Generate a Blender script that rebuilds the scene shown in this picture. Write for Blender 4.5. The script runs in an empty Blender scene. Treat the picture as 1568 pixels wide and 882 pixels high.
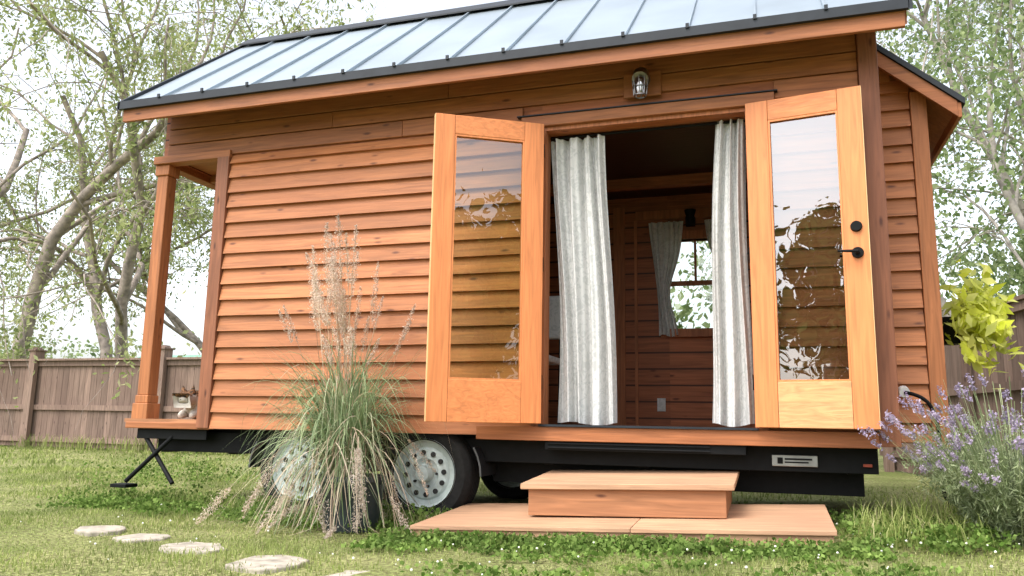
import bpy, math, random
import numpy as np
from mathutils import Vector, Matrix
random.seed(7); RNG=np.random.default_rng(7)
scn=bpy.context.scene; COL=scn.collection
R=math.radians
# ------------------------------------------------------------ materials
def newmat(name):
    m=bpy.data.materials.new(name); m.use_nodes=True
    nt=m.node_tree; b=nt.nodes["Principled BSDF"]; return m,nt,b
def nd(nt,t,**k):
    n=nt.nodes.new(t)
    for a,v in k.items(): setattr(n,a,v)
    return n
def mixc(nt,fac,a,b,mode='MIX'):
    n=nt.nodes.new('ShaderNodeMix'); n.data_type='RGBA'; n.blend_type=mode; n.clamp_factor=True
    for s,v in ((n.inputs[0],fac),(n.inputs[6],a),(n.inputs[7],b)):
        if hasattr(v,'links') or isinstance(v,bpy.types.NodeSocket): nt.links.new(v,s)
        elif isinstance(v,(int,float)): s.default_value=v
        else: s.default_value=(*v,1) if len(v)==3 else v
    return n.outputs[2]
def ramp(nt,inp,p0,p1,c0=(0,0,0,1),c1=(1,1,1,1)):
    r=nd(nt,'ShaderNodeValToRGB'); r.color_ramp.elements[0].position=p0; r.color_ramp.elements[1].position=p1
    r.color_ramp.elements[0].color=c0; r.color_ramp.elements[1].color=c1
    nt.links.new(inp,r.inputs[0]); return r.outputs[0]
def wood(name,base,axis='x',dark=.45,var=.35,knots=True,rough=.55,groove=None,weather=.25):
    m,nt,b=newmat(name); L=nt.links.new
    tc=nd(nt,'ShaderNodeTexCoord'); geo=nd(nt,'ShaderNodeNewGeometry')
    off=nd(nt,'ShaderNodeVectorMath',operation='MULTIPLY_ADD')
    comb=nd(nt,'ShaderNodeCombineXYZ')
    for i in range(3): L(geo.outputs['Random Per Island'],comb.inputs[i])
    L(comb.outputs[0],off.inputs[0]); off.inputs[1].default_value=(37,21,53); L(tc.outputs['Object'],off.inputs[2])
    mp=nd(nt,'ShaderNodeMapping'); L(off.outputs[0],mp.inputs[0])
    s=[22,22,22]; s['xyz'.index(axis)]=1.3; mp.inputs['Scale'].default_value=s
    n1=nd(nt,'ShaderNodeTexNoise'); n1.inputs['Scale'].default_value=1.6; n1.inputs['Detail'].default_value=7; n1.inputs['Distortion'].default_value=1.2
    L(mp.outputs[0],n1.inputs[0])
    n2=nd(nt,'ShaderNodeTexNoise'); n2.inputs['Scale'].default_value=1.1; n2.inputs['Detail'].default_value=4; L(tc.outputs['Object'],n2.inputs[0])
    base=np.array(base)
    c=mixc(nt,ramp(nt,n1.outputs[0],.3,.7),tuple(base*dark),tuple(np.minimum(base*1.15,1)))
    r1=nd(nt,'ShaderNodeMapRange'); L(geo.outputs['Random Per Island'],r1.inputs[0]); r1.inputs[3].default_value=1-var; r1.inputs[4].default_value=1+var*.55
    cc=nd(nt,'ShaderNodeCombineColor')
    for i in range(3): L(r1.outputs[0],cc.inputs[i])
    c=mixc(nt,1.0,c,cc.outputs[0],'MULTIPLY')
    if weather>0:
        wf=nd(nt,'ShaderNodeMath',operation='MULTIPLY'); L(ramp(nt,n2.outputs[0],.42,.75),wf.inputs[0]); wf.inputs[1].default_value=min(1,weather*2.4)
        c=mixc(nt,wf.outputs[0],c,tuple(base*np.array([.66,.60,.62])),'MIX')
    if knots:
        mk=nd(nt,'ShaderNodeMapping'); L(off.outputs[0],mk.inputs[0])
        s=[13,13,13]; s['xyz'.index(axis)]=4.2; mk.inputs['Scale'].default_value=s
        v=nd(nt,'ShaderNodeTexVoronoi'); L(mk.outputs[0],v.inputs[0]); v.inputs['Scale'].default_value=1
        k=ramp(nt,v.outputs['Distance'],.06,.17,(1,1,1,1),(0,0,0,1))
        sep=nd(nt,'ShaderNodeSeparateColor'); L(v.outputs['Color'],sep.inputs[0])
        gt=nd(nt,'ShaderNodeMath',operation='GREATER_THAN'); L(sep.outputs[0],gt.inputs[0]); gt.inputs[1].default_value=.35
        mu=nd(nt,'ShaderNodeMath',operation='MULTIPLY'); L(k,mu.inputs[0]); L(gt.outputs[0],mu.inputs[1])
        mu2=nd(nt,'ShaderNodeMath',operation='MULTIPLY'); L(mu.outputs[0],mu2.inputs[0]); mu2.inputs[1].default_value=.85
        c=mixc(nt,mu2.outputs[0],c,tuple(base*np.array([.2,.16,.2])))
    if groove:
        ax,sp=groove
        sx=nd(nt,'ShaderNodeSeparateXYZ'); L(tc.outputs['Object'],sx.inputs[0])
        md=nd(nt,'ShaderNodeMath',operation='PINGPONG'); L(sx.outputs['xyz'.index(ax)],md.inputs[0]); md.inputs[1].default_value=sp/2
        g=ramp(nt,md.outputs[0],.004,.009,(1,1,1,1),(0,0,0,1))
        c=mixc(nt,g,c,tuple(base*.12))
    L(c,b.inputs['Base Color']); b.inputs['Roughness'].default_value=rough; b.inputs['Specular IOR Level'].default_value=.3
    bp=nd(nt,'ShaderNodeBump'); bp.inputs['Strength'].default_value=.25; bp.inputs['Distance'].default_value=.01
    L(n1.outputs[0],bp.inputs['Height']); L(bp.outputs[0],b.inputs['Normal'])
    return m
def plain(name,col,rough=.5,metal=0,nscale=8,namt=.25,bump=.0,spec=.5):
    m,nt,b=newmat(name); L=nt.links.new
    tc=nd(nt,'ShaderNodeTexCoord'); n=nd(nt,'ShaderNodeTexNoise'); n.inputs['Scale'].default_value=nscale; n.inputs['Detail'].default_value=6
    L(tc.outputs['Object'],n.inputs[0]); col=np.array(col)
    L(mixc(nt,ramp(nt,n.outputs[0],.3,.7),tuple(col*(1-namt)),tuple(np.minimum(1,col*(1+namt)))),b.inputs['Base Color'])
    b.inputs['Roughness'].default_value=rough; b.inputs['Metallic'].default_value=metal; b.inputs['Specular IOR Level'].default_value=spec
    if bump:
        bp=nd(nt,'ShaderNodeBump'); bp.inputs['Strength'].default_value=bump; bp.inputs['Distance'].default_value=.02
        L(n.outputs[0],bp.inputs['Height']); L(bp.outputs[0],b.inputs['Normal'])
    return m
def leafmat(name,c0,c1,c2=None,trans=.45,clump=1.2):
    m=bpy.data.materials.new(name); m.use_nodes=True; nt=m.node_tree; nt.nodes.clear(); L=nt.links.new
    out=nd(nt,'ShaderNodeOutputMaterial'); geo=nd(nt,'ShaderNodeNewGeometry'); tc=nd(nt,'ShaderNodeTexCoord')
    r=nd(nt,'ShaderNodeValToRGB'); L(geo.outputs['Random Per Island'],r.inputs[0])
    r.color_ramp.elements[0].color=(*c0,1); r.color_ramp.elements[1].color=(*c1,1)
    r.color_ramp.elements[0].position=.15; r.color_ramp.elements[1].position=.85
    if c2: e=r.color_ramp.elements.new(1.0); e.color=(*c2,1)
    n=nd(nt,'ShaderNodeTexNoise'); n.inputs['Scale'].default_value=clump; n.inputs['Detail'].default_value=3; L(tc.outputs['Object'],n.inputs[0])
    col=mixc(nt,1.0,r.outputs[0],ramp(nt,n.outputs[0],.35,.65,(.6,.62,.62,1),(1.0,1.0,.95,1)),'MULTIPLY')
    d=nd(nt,'ShaderNodeBsdfDiffuse'); L(col,d.inputs[0])
    t=nd(nt,'ShaderNodeBsdfTranslucent'); L(col,t.inputs[0])
    mx=nd(nt,'ShaderNodeMixShader'); mx.inputs[0].default_value=trans; L(d.outputs[0],mx.inputs[1]); L(t.outputs[0],mx.inputs[2]); L(mx.outputs[0],out.inputs[0])
    return m
def glassmat(name,refl=.25,tint=(.9,.95,.9)):
    m=bpy.data.materials.new(name); m.use_nodes=True; nt=m.node_tree; nt.nodes.clear(); L=nt.links.new
    out=nd(nt,'ShaderNodeOutputMaterial'); tr=nd(nt,'ShaderNodeBsdfTransparent'); tr.inputs[0].default_value=(*tint,1)
    gl=nd(nt,'ShaderNodeBsdfGlossy'); gl.inputs['Roughness'].default_value=.0
    tc=nd(nt,'ShaderNodeTexCoord'); n=nd(nt,'ShaderNodeTexNoise'); n.inputs['Scale'].default_value=3; L(tc.outputs['Object'],n.inputs[0])
    bp=nd(nt,'ShaderNodeBump'); bp.inputs['Strength'].default_value=.05; bp.inputs['Distance'].default_value=.05; L(n.outputs[0],bp.inputs['Height']); L(bp.outputs[0],gl.inputs['Normal'])
    fr=nd(nt,'ShaderNodeFresnel'); fr.inputs[0].default_value=1.5
    ad=nd(nt,'ShaderNodeMath',operation='ADD'); L(fr.outputs[0],ad.inputs[0]); ad.inputs[1].default_value=refl; ad.use_clamp=True
    mx=nd(nt,'ShaderNodeMixShader'); L(ad.outputs[0],mx.inputs[0]); L(tr.outputs[0],mx.inputs[1]); L(gl.outputs[0],mx.inputs[2]); L(mx.outputs[0],out.inputs[0])
    return m
M={}
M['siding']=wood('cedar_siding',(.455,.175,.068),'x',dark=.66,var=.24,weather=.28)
M['upper']=wood('cedar_frieze_eave_shade',(.36,.135,.053),'x',dark=.62,var=.22,weather=.3)  # same cedar as the siding, base darkened to paint in eave shade
M['trim']=wood('cedar_trim_vertical',(.26,.10,.05),'z',dark=.65,var=.12,weather=.25)
M['trimx']=wood('cedar_trim_horizontal',(.37,.138,.055),'x',dark=.62,var=.15,weather=.3)
M['post']=wood('cedar_post',(.42,.158,.06),'z',dark=.65,var=.12,weather=.2)
M['door']=wood('fir_door',(.66,.235,.085),'z',dark=.80,var=.06,knots=False,weather=0,rough=.4)
M['doorx']=wood('fir_door_rail',(.66,.235,.085),'x',dark=.80,var=.06,knots=False,weather=0,rough=.4)
M['doorpale']=wood('fir_door_rail_pale',(.66,.35,.16),'x',dark=.8,var=.1,knots=False,weather=0,rough=.4)
M['edge']=wood('fir_door_edge_sunlit',(.80,.50,.24),'z',dark=.8,var=.05,knots=False,weather=0)  # paler than the door: sunlight on the free edge put into the colour
M['inner']=wood('interior_pine',(.36,.118,.048),'x',dark=.6,var=.2,groove=('z',.14),weather=0)
M['innertrim']=wood('interior_trim',(.38,.135,.055),'z',dark=.6,var=.2,weather=0,knots=False)
M['deck']=wood('deck_board',(.50,.30,.18),'x',dark=.68,var=.12,knots=False,rough=.75,weather=.3)
M['stepw']=wood('step_board',(.42,.19,.09),'x',dark=.65,var=.2,knots=True)
M['fence']=wood('fence_wood',(.24,.165,.13),'z',dark=.6,var=.35,rough=.85)
M['roof']=plain('standing_seam_metal',(.36,.42,.465),rough=.38,metal=.7,nscale=2,namt=.10)
M['black']=plain('black_metal',(.005,.0055,.006),rough=.6,nscale=20,spec=.15)
M['dark']=plain('dark_flashing',(.016,.020,.026),rough=.5,metal=.0,spec=.3)
M['rubber']=plain('tyre_rubber',(.014,.014,.014),rough=.85,nscale=30,spec=.2)
M['rim']=plain('white_rim_paint',(.44,.50,.49),rough=.6,nscale=12,namt=.2)
M['hole']=plain('rim_hole_black',(.015,.015,.015),rough=.8)
M['chrome']=plain('worn_steel',(.28,.28,.28),rough=.38,metal=1)
M['pot']=plain('pot_glaze',(.025,.033,.042),rough=.4)
M['stone']=plain('flagstone_mat',(.36,.32,.26),rough=.95,nscale=16,namt=.35,bump=.8)
M['white']=plain('white_plastic',(.70,.70,.67),rough=.4,namt=.03)
M['bark']=plain('tree_bark',(.28,.235,.20),rough=.9,nscale=6,namt=.5,bump=.6)
M['birchbark']=plain('birch_bark',(.30,.27,.24),rough=.9,nscale=5,namt=.5,bump=.4)
M['glass']=glassmat('door_glass_foliage_reflection',.12,(.78,.80,.56))  # yellow-green tint stands in for reflected trees and grass
M['glassr']=glassmat('door_glass_reflective',.25,(.90,.92,.84))
M['wglass']=glassmat('window_glass',.05,(.95,.97,.95))
M['jar']=glassmat('jar_glass',.35,(.8,.8,.78))
M['willow']=leafmat('willow_leaves_hazed',(.26,.32,.11),(.52,.56,.28),(.60,.57,.36),.5)  # leaf colour lightened to paint in overexposed distance haze
M['birch']=leafmat('birch_leaves',(.18,.26,.10),(.44,.52,.27),(.56,.60,.40),.5)
M['hedge']=leafmat('dark_leaves',(.06,.10,.03),(.20,.27,.09),None,.4)
M['lawn']=leafmat('lawn_blades',(.22,.29,.075),(.48,.53,.21),(.64,.57,.35),.45,clump=1.6)
M['weed']=leafmat('clover_leaves',(.10,.18,.035),(.30,.42,.12),None,.4,clump=5)
M['oblade']=leafmat('ornamental_blades',(.22,.30,.15),(.48,.56,.34),(.66,.55,.43),.35,clump=6)
M['plume']=leafmat('grass_plume',(.66,.50,.42),(.92,.80,.70),None,.35)
M['straw']=leafmat('dry_blades',(.50,.37,.27),(.76,.62,.48),None,.3)
M['lavleaf']=leafmat('lavender_leaves',(.24,.31,.15),(.50,.56,.34),None,.35,clump=6)
M['lavflower']=leafmat('lavender_flowers',(.36,.29,.46),(.64,.55,.72),None,.35)
M['lime']=leafmat('lime_leaves',(.78,.84,.10),(.98,.98,.34),None,.55,clump=5)
M['petal']=plain('white_clover_petals',(.7,.7,.62),rough=.8,namt=.05)
def clothmat():
    m=bpy.data.materials.new('curtain_cloth'); m.use_nodes=True; nt=m.node_tree; nt.nodes.clear(); L=nt.links.new
    out=nd(nt,'ShaderNodeOutputMaterial'); tc=nd(nt,'ShaderNodeTexCoord')
    v=nd(nt,'ShaderNodeTexNoise'); v.inputs['Scale'].default_value=16; v.inputs['Detail'].default_value=3; v.inputs['Distortion'].default_value=2.5; L(tc.outputs['Object'],v.inputs[0])
    c=mixc(nt,ramp(nt,v.outputs[0],.50,.55),(.74,.74,.73),(.63,.64,.63))
    d=nd(nt,'ShaderNodeBsdfDiffuse'); t=nd(nt,'ShaderNodeBsdfTranslucent'); L(c,d.inputs[0]); L(c,t.inputs[0])
    mx=nd(nt,'ShaderNodeMixShader'); mx.inputs[0].default_value=.25; L(d.outputs[0],mx.inputs[1]); L(t.outputs[0],mx.inputs[2]); L(mx.outputs[0],out.inputs[0]); return m
M['cloth']=clothmat()
# ------------------------------------------------------------ mesh helpers
def empty(name,parent=None):
    o=bpy.data.objects.new(name,None); COL.objects.link(o); o.empty_display_size=.2
    if parent: o.parent=parent
    return o
def link(name,me,mat,parent=None,smooth=False,bevel=0):
    o=bpy.data.objects.new(name,me); COL.objects.link(o)
    if mat: me.materials.append(mat)
    if parent: o.parent=parent
    if smooth: me.polygons.foreach_set('use_smooth',[True]*len(me.polygons))
    if bevel:
        b=o.modifiers.new('b','BEVEL'); b.width=bevel; b.segments=2; b.limit_method='ANGLE'
    return o
def np_mesh(name,V,F):
    V=np.asarray(V,dtype=np.float32).reshape(-1,3); F=np.asarray(F,dtype=np.int32); k=F.shape[1]
    me=bpy.data.meshes.new(name); me.vertices.add(len(V)); me.vertices.foreach_set('co',V.ravel())
    me.loops.add(F.size); me.loops.foreach_set('vertex_index',F.ravel())
    me.polygons.add(len(F)); me.polygons.foreach_set('loop_start',np.arange(0,F.size,k,dtype=np.int32))
    try: me.polygons.foreach_set('loop_total',np.full(len(F),k,dtype=np.int32))
    except Exception: pass
    me.update(calc_edges=True); return me
class MB:
    def __init__(s): s.v=[]; s.f=[]
    def add(s,vs,fs,M4=None):
        o=len(s.v)
        for p in vs: s.v.append(tuple(M4@Vector(p)) if M4 else tuple(p))
        for f in fs: s.f.append([i+o for i in f])
    def box(s,x0,x1,y0,y1,z0,z1,M4=None):
        vs=[(x,y,z) for x in (x0,x1) for y in (y0,y1) for z in (z0,z1)]
        s.add(vs,[(0,1,3,2),(4,6,7,5),(0,4,5,1),(2,3,7,6),(0,2,6,4),(1,5,7,3)],M4)
    def prism(s,poly,axis,a,b,M4=None):
        n=len(poly); vs=[]
        for t in (a,b):
            for p in poly:
                q=list(p); q.insert('xyz'.index(axis),t); vs.append(q)
        fs=[list(range(n))[::-1],list(range(n,2*n))]+[[i,(i+1)%n,n+(i+1)%n,n+i] for i in range(n)]
        s.add(vs,fs,M4)
    def cyl(s,p0,p1,r0,r1=None,n=16,M4=None,cap=True):
        r1=r0 if r1 is None else r1
        p0=Vector(p0);p1=Vector(p1); d=(p1-p0).normalized(); u=d.orthogonal().normalized(); w=d.cross(u)
        vs=[]
        for p,r in ((p0,r0),(p1,r1)):
            for i in range(n):
                a=2*math.pi*i/n; vs.append(p+u*(r*math.cos(a))+w*(r*math.sin(a)))
        fs=[[i,(i+1)%n,n+(i+1)%n,n+i] for i in range(n)]
        if cap: fs+=[list(range(n))[::-1],list(range(n,2*n))]
        s.add(vs,fs,M4)
    def lathe(s,prof,c,axis='y',n=32,M4=None):
        vs=[];m=len(prof)
        for i in range(n):
            a=2*math.pi*i/n
            for r,h in prof:
                q={'y':(r*math.cos(a),h,r*math.sin(a)),'z':(r*math.cos(a),r*math.sin(a),h)}[axis]
                vs.append((c[0]+q[0],c[1]+q[1],c[2]+q[2]))
        fs=[[i*m+j,i*m+j+1,((i+1)%n)*m+j+1,((i+1)%n)*m+j] for i in range(n) for j in range(m-1)]
        s.add(vs,fs,M4)
    def obj(s,name,mat,parent=None,smooth=False,bevel=0):
        me=bpy.data.meshes.new(name); me.from_pydata(s.v,[],s.f); me.validate(); me.update()
        o=link(name,me,mat,parent,False,bevel)
        import bmesh
        bm=bmesh.new(); bm.from_mesh(me); bmesh.ops.recalc_face_normals(bm,faces=bm.faces); bm.to_mesh(me); bm.free()
        if smooth:
            me.polygons.foreach_set('use_smooth',[True]*len(me.polygons)); 
            try: me.set_sharp_from_angle(angle=R(35))
            except Exception: pass
        return o
def strips(P,side,w):
    N,K,_=P.shape; w=np.broadcast_to(w,(N,K))
    V=np.stack([P-side[:,None,:]*w[:,:,None],P+side[:,None,:]*w[:,:,None]],axis=2)
    idx=np.arange(N*K*2).reshape(N,K,2)
    F=np.stack([idx[:,:-1,0],idx[:,:-1,1],idx[:,1:,1],idx[:,1:,0]],axis=-1).reshape(-1,4)
    return V.reshape(-1,3),F
def leaves(C,size,rng=RNG,aspect=.5,hang=0.0):
    N=len(C); a=rng.normal(size=(N,3)); a[:,2]-=hang; a/=np.linalg.norm(a,axis=1)[:,None]
    b=rng.normal(size=(N,3)); b-=a*(a*b).sum(1)[:,None]; b/=np.linalg.norm(b,axis=1)[:,None]
    s=(size*(.6+.8*rng.random(N)))[:,None]
    n=np.cross(a,b)
    V=np.stack([C-a*s,C+b*s*aspect+n*s*.15,C+a*s,C-b*s*aspect+n*s*.15],axis=1)
    return V.reshape(-1,3),np.arange(N*4).reshape(N,4)
def join_np(parts):
    Vs=[];Fs=[];o=0
    for V,F in parts: Vs.append(V);Fs.append(F+o);o+=len(V)
    return np.concatenate(Vs),np.concatenate(Fs)
def g(x): return .035*np.clip(np.asarray(x,dtype=float)+2.0,0,4)
# ------------------------------------------------------------ camera
f,pi_,ro,ya=1222.,R(9.6),R(1.0),R(18.0)
def cv(v):
    x,y,z=v; x,z=math.cos(ro)*x-math.sin(ro)*z, math.sin(ro)*x+math.cos(ro)*z
    y,z=math.cos(pi_)*y-math.sin(pi_)*z, math.sin(pi_)*y+math.cos(pi_)*z
    return Vector((math.cos(ya)*x-math.sin(ya)*y, math.sin(ya)*x+math.cos(ya)*y, z))
rt,up_,fw=cv((1,0,0)),cv((0,0,1)),cv((0,1,0))
cam=bpy.data.cameras.new('camera'); co=bpy.data.objects.new('camera',cam); COL.objects.link(co)
mat=Matrix.Identity(4)
for i in range(3): mat[i][0]=rt[i]; mat[i][1]=up_[i]; mat[i][2]=-fw[i]
mat[0][3],mat[1][3],mat[2][3]=0,-4.9,.64
co.matrix_world=mat; cam.lens=f/1568*36; cam.clip_end=1000; scn.camera=co
# ------------------------------------------------------------ world / light
w=bpy.data.worlds.new("World"); scn.world=w; w.use_nodes=True; nt=w.node_tree
sky=nd(nt,'ShaderNodeTexSky'); sky.sky_type='NISHITA'; sky.sun_disc=False
EL,AZ=R(56),R(208)
sky.sun_elevation=EL; sky.sun_rotation=AZ; sky.dust_density=4; sky.air_density=1.0; sky.ozone_density=1
hs=nd(nt,'ShaderNodeHueSaturation'); hs.inputs['Saturation'].default_value=.35; hs.inputs['Value'].default_value=3.1
bg=nt.nodes['Background']; bg.inputs[1].default_value=.15
nt.links.new(sky.outputs[0],hs.inputs['Color']); nt.links.new(hs.outputs[0],bg.inputs[0])
sd=bpy.data.lights.new('sun','SUN'); sd.energy=1.2; sd.angle=R(24); sd.color=(1,.95,.87)
so=bpy.data.objects.new('sun',sd); COL.objects.link(so)
sv=Vector((math.cos(EL)*math.sin(AZ),math.cos(EL)*math.cos(AZ),math.sin(EL)))
so.rotation_euler=sv.to_track_quat('Z','Y').to_euler(); so.location=(0,-10,12)
scn.view_settings.view_transform='Standard'; scn.view_settings.look='None'; scn.view_settings.exposure=0
# ------------------------------------------------------------ ground
def axis_pts(lo,hi,step,far):
    a=list(np.arange(lo,hi+1e-6,step)); k=step; x=hi
    while x<far: k*=1.6; x+=k; a.append(x)
    k=step;x=lo
    while x>-far: k*=1.6; x-=k; a.insert(0,x)
    return np.array(a)
gx=axis_pts(-8,4,.12,400); gy=axis_pts(-6,9,.12,400)
X,Y=np.meshgrid(gx,gy); Z=g(X)+.012*np.sin(X*3.1+Y*1.7)*np.cos(Y*2.3-X)-.01
ii=np.arange(X.size).reshape(X.shape)
F=np.stack([ii[:-1,:-1],ii[:-1,1:],ii[1:,1:],ii[1:,:-1]],-1).reshape(-1,4)
me=np_mesh('ground',np.stack([X,Y,Z],-1),F)
m,ntg,b=newmat('lawn_ground'); tc=nd(ntg,'ShaderNodeTexCoord')
n1=nd(ntg,'ShaderNodeTexNoise'); n1.inputs['Scale'].default_value=1.3; n1.inputs['Detail'].default_value=8; ntg.links.new(tc.outputs['Object'],n1.inputs[0])
n2=nd(ntg,'ShaderNodeTexNoise'); n2.inputs['Scale'].default_value=45; n2.inputs['Detail'].default_value=4; ntg.links.new(tc.outputs['Object'],n2.inputs[0])
c=mixc(ntg,ramp(ntg,n1.outputs[0],.35,.65),(.16,.21,.055),(.36,.36,.16))
c=mixc(ntg,ramp(ntg,n2.outputs[0],.4,.6),c,(.13,.13,.055)); ntg.links.new(c,b.inputs['Base Color']); b.inputs['Roughness'].default_value=1; b.inputs['Specular IOR Level'].default_value=.1
bp=nd(ntg,'ShaderNodeBump'); bp.inputs['Strength'].default_value=.8; bp.inputs['Distance'].default_value=.03; ntg.links.new(n2.outputs[0],bp.inputs['Height']); ntg.links.new(bp.outputs[0],b.inputs['Normal'])
link('ground',me,m,smooth=True)
# ------------------------------------------------------------ tiny house
H=empty('tiny_house')
XL,XR=-4.56,.665; WB=2.12; RY=1.06; RZ=4.14; EZ=2.975; EY=-.35; SL=(RZ-EZ)/(RY-EY)
def clap(mb,x0,x1,z0,z1,h,yf):
    z=z0
    while z<z1-.01:
        zt=min(z+h,z1); a,b=x0,x1
        n=max(2,int((b-a)/.15)); dz=random.uniform(-.002,.002); dy=random.uniform(0,.004)
        ph=random.uniform(0,6); vs=[];fs=[]
        for i in range(n+1):
            x=a+.0015+(b-a-.003)*i/n; wv=.0010*math.sin(x*3+ph)+.0007*math.sin(x*7.3+ph*2)
            vs+=[(x,yf-.036-dy+wv,z+dz+wv),(x,yf-.008,zt+.012),(x,yf,zt+.012),(x,yf,z+dz+wv)]
        for i in range(n):
            o=i*4
            for k in range(4): fs.append([o+k,o+(k+1)%4,o+4+(k+1)%4,o+4+k])
        fs+=[[3,2,1,0],[n*4+k for k in range(4)]]
        mb.add(vs,fs); z+=h
mb=MB()
clap(mb,-3.848,-1.445,.565,2.60,.1165,0)
clap(mb,-.015,.556,.635,2.60,.1165,0)
mb.obj('clapboard_siding',M['siding'],H)
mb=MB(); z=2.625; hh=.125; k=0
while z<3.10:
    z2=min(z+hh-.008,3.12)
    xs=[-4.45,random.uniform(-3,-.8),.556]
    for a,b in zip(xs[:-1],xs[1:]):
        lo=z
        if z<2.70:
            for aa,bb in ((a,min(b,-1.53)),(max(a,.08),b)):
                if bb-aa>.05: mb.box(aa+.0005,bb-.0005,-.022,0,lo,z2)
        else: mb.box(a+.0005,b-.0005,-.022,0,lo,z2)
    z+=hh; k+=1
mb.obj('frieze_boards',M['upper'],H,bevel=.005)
mb=MB()
mb.box(-3.9,-1.40,.001,.08,.56,3.18); mb.box(-.06,.63,.001,.08,.56,3.18); mb.box(-1.40,-.06,.001,.08,2.56,3.18)
mb.box(-4.5,-3.9,.001,.08,2.62,3.18)
wx0,wx1,wz0,wz1=-.82,-.28,1.46,2.25
mb.box(-3.9,wx0,WB-.08,WB,.56,3.18); mb.box(wx1,.63,WB-.08,WB,.56,3.18); mb.box(wx0,wx1,WB-.08,WB,.56,wz0); mb.box(wx0,wx1,WB-.08,WB,wz1,3.18)
def gable(x0,x1,z0=.56):
    mb.prism([(.081,z0),(WB-.081,z0),(WB-.081,3.1),(RY,RZ-.16),(.081,3.1)],'x',x0,x1)
gable(.57,.63); gable(-3.93,-3.87); gable(-4.5,-4.44,2.65)
mb.obj('wall_core',M['inner'],H)
mb=MB(); mb.box(-3.87,.57,.081,WB-.081,.57,.62); mb.obj('interior_floor',M['innertrim'],H)
mb=MB(); mb.box(-3.87,.57,.081,WB-.081,2.66,2.70)
mb.box(-3.86,.56,1.45,1.52,2.57,2.659)
mb.obj('loft_ceiling',M['inner'],H)
mb=MB(); z=.56
while z<3.9:
    y0,y1=0.0,WB
    if z>3.0: t=(z-3.0)/(RZ-.1-3.0)*RY; y0+=t; y1-=t
    if y1-y0>.2: mb.box(.631,.65,y0+.11 if z<3 else y0,y1,z,z+.112)
    z+=.1165
mb.obj('end_wall_siding',M['siding'],H)
mb=MB(); z=.56
while z<3.0:
    if wz0-.1<z<wz1: mb.box(-3.9,wx0-.08,WB+.001,WB+.025,z,z+.112); mb.box(wx1+.08,.63,WB+.001,WB+.025,z,z+.112)
    else: mb.box(-3.9,.63,WB+.001,WB+.025,z,z+.112)
    z+=.1165
mb.obj('rear_wall_siding',M['siding'],H)
mb=MB()
mb.box(.558,.665,-.048,.10,.545,3.14)
mb.box(-3.955,-3.85,-.046,0,.565,2.60)
mb.box(-3.955,-3.931,.001,.10,.62,2.60)
mb.box(-1.443,-1.385,-.04,0,.62,2.585); mb.box(-.075,-.017,-.04,0,.62,2.585)
mb.obj('vertical_trim',M['trim'],H,bevel=.004)
mb=MB()
mb.box(-1.53,.08,-.05,-.001,2.587,2.66)
mb.box(-1.80,.556,-.052,-.001,.535,.622)
mb.box(-4.56,-3.85,-.04,.06,2.595,2.655)
mb.box(-4.56,-4.46,.061,WB,2.595,2.655)
mb.box(-4.60,-3.85,-.03,.02,.555,.60)
mb.obj('horizontal_trim',M['trimx'],H,bevel=.004)
mb=MB(); mb.box(-1.56,.10,-.060,-.001,2.661,2.668); mb.obj('head_flashing',M['dark'],H)
mb=MB(); mb.box(-1.384,-1.365,-.02,.10,.62,2.56); mb.box(-.095,-.076,-.02,.10,.62,2.56); mb.box(-1.384,-.076,-.02,.10,2.561,2.586)
mb.obj('door_jamb',M['innertrim'],H)
mb=MB(); mb.box(-1.384,-.076,-.07,.10,.6225,.636); mb.obj('door_threshold',M['dark'],H)
mb=MB(); mb.box(-4.60,.775,EY+.002,EY+.03,2.835,2.94)
mb.box(-4.60,.775,WB-EY-.03,WB-EY-.002,2.835,2.94)
mb.obj('fascia',M['trimx'],H,bevel=.003)
mb=MB()
def slab(t0,t1,x0,x1,mbx):
    for sgn in (1,-1):
        P=[(EY+.031 if t1>0.05 else EY, EZ-t0+(.031*SL if t1>.05 else 0)),(RY,RZ-t0),(RY,RZ-t1),(EY+.031 if t1>.05 else EY,EZ-t1+(.031*SL if t1>.05 else 0))]
        if sgn<0: P=[(WB-y,z) for y,z in P]
        mbx.prism(P,'x',x0,x1)
slab(.03,.10,-4.59,.765,mb); mb.obj('roof_deck_soffit',M['trimx'],H)
mb=MB(); slab(0,.028,-4.61,.79,mb)
x=-4.25
while x<.75:
    for sgn in (1,-1):
        P=[(EY-.005,EZ+.001),(RY,RZ+.001),(RY,RZ+.024),(EY-.005,EZ+.024)]
        if sgn<0: P=[(WB-y,z) for y,z in P]
        mb.prism(P,'x',x-.006,x+.006)
    x+=.385
mb.obj('standing_seam_roof',M['roof'],H)
mb=MB()
mb.box(-4.625,.795,EY-.03,EY-.001,2.925,2.985)
mb.box(-4.625,.795,WB-EY+.001,WB-EY+.03,2.925,2.985)
for x0,x1 in ((-4.635,-4.611),(.791,.812)):
    for sgn in (1,-1):
        P=[(EY-.03,EZ-.06),(RY,RZ-.055),(RY,RZ+.02),(EY-.03,EZ+.008)]
        if sgn<0: P=[(WB-y,z) for y,z in P]
        mb.prism(P,'x',x0,x1)
for sgn in (1,-1):
    P=[(RY-.13,RZ-.13*SL+.032),(RY,RZ+.034),(RY,RZ+.05),(RY-.13,RZ-.13*SL+.046)]
    if sgn<0: P=[(WB-y,z) for y,z in P]
    mb.prism(P,'x',-4.62,.80)
x=-4.25
while x<.75: mb.box(x-.010,x+.010,EY-.040,EY-.0305,2.975,3.003); x+=.385
mb.obj('roof_flashing',M['dark'],H)
mb=MB()
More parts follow.
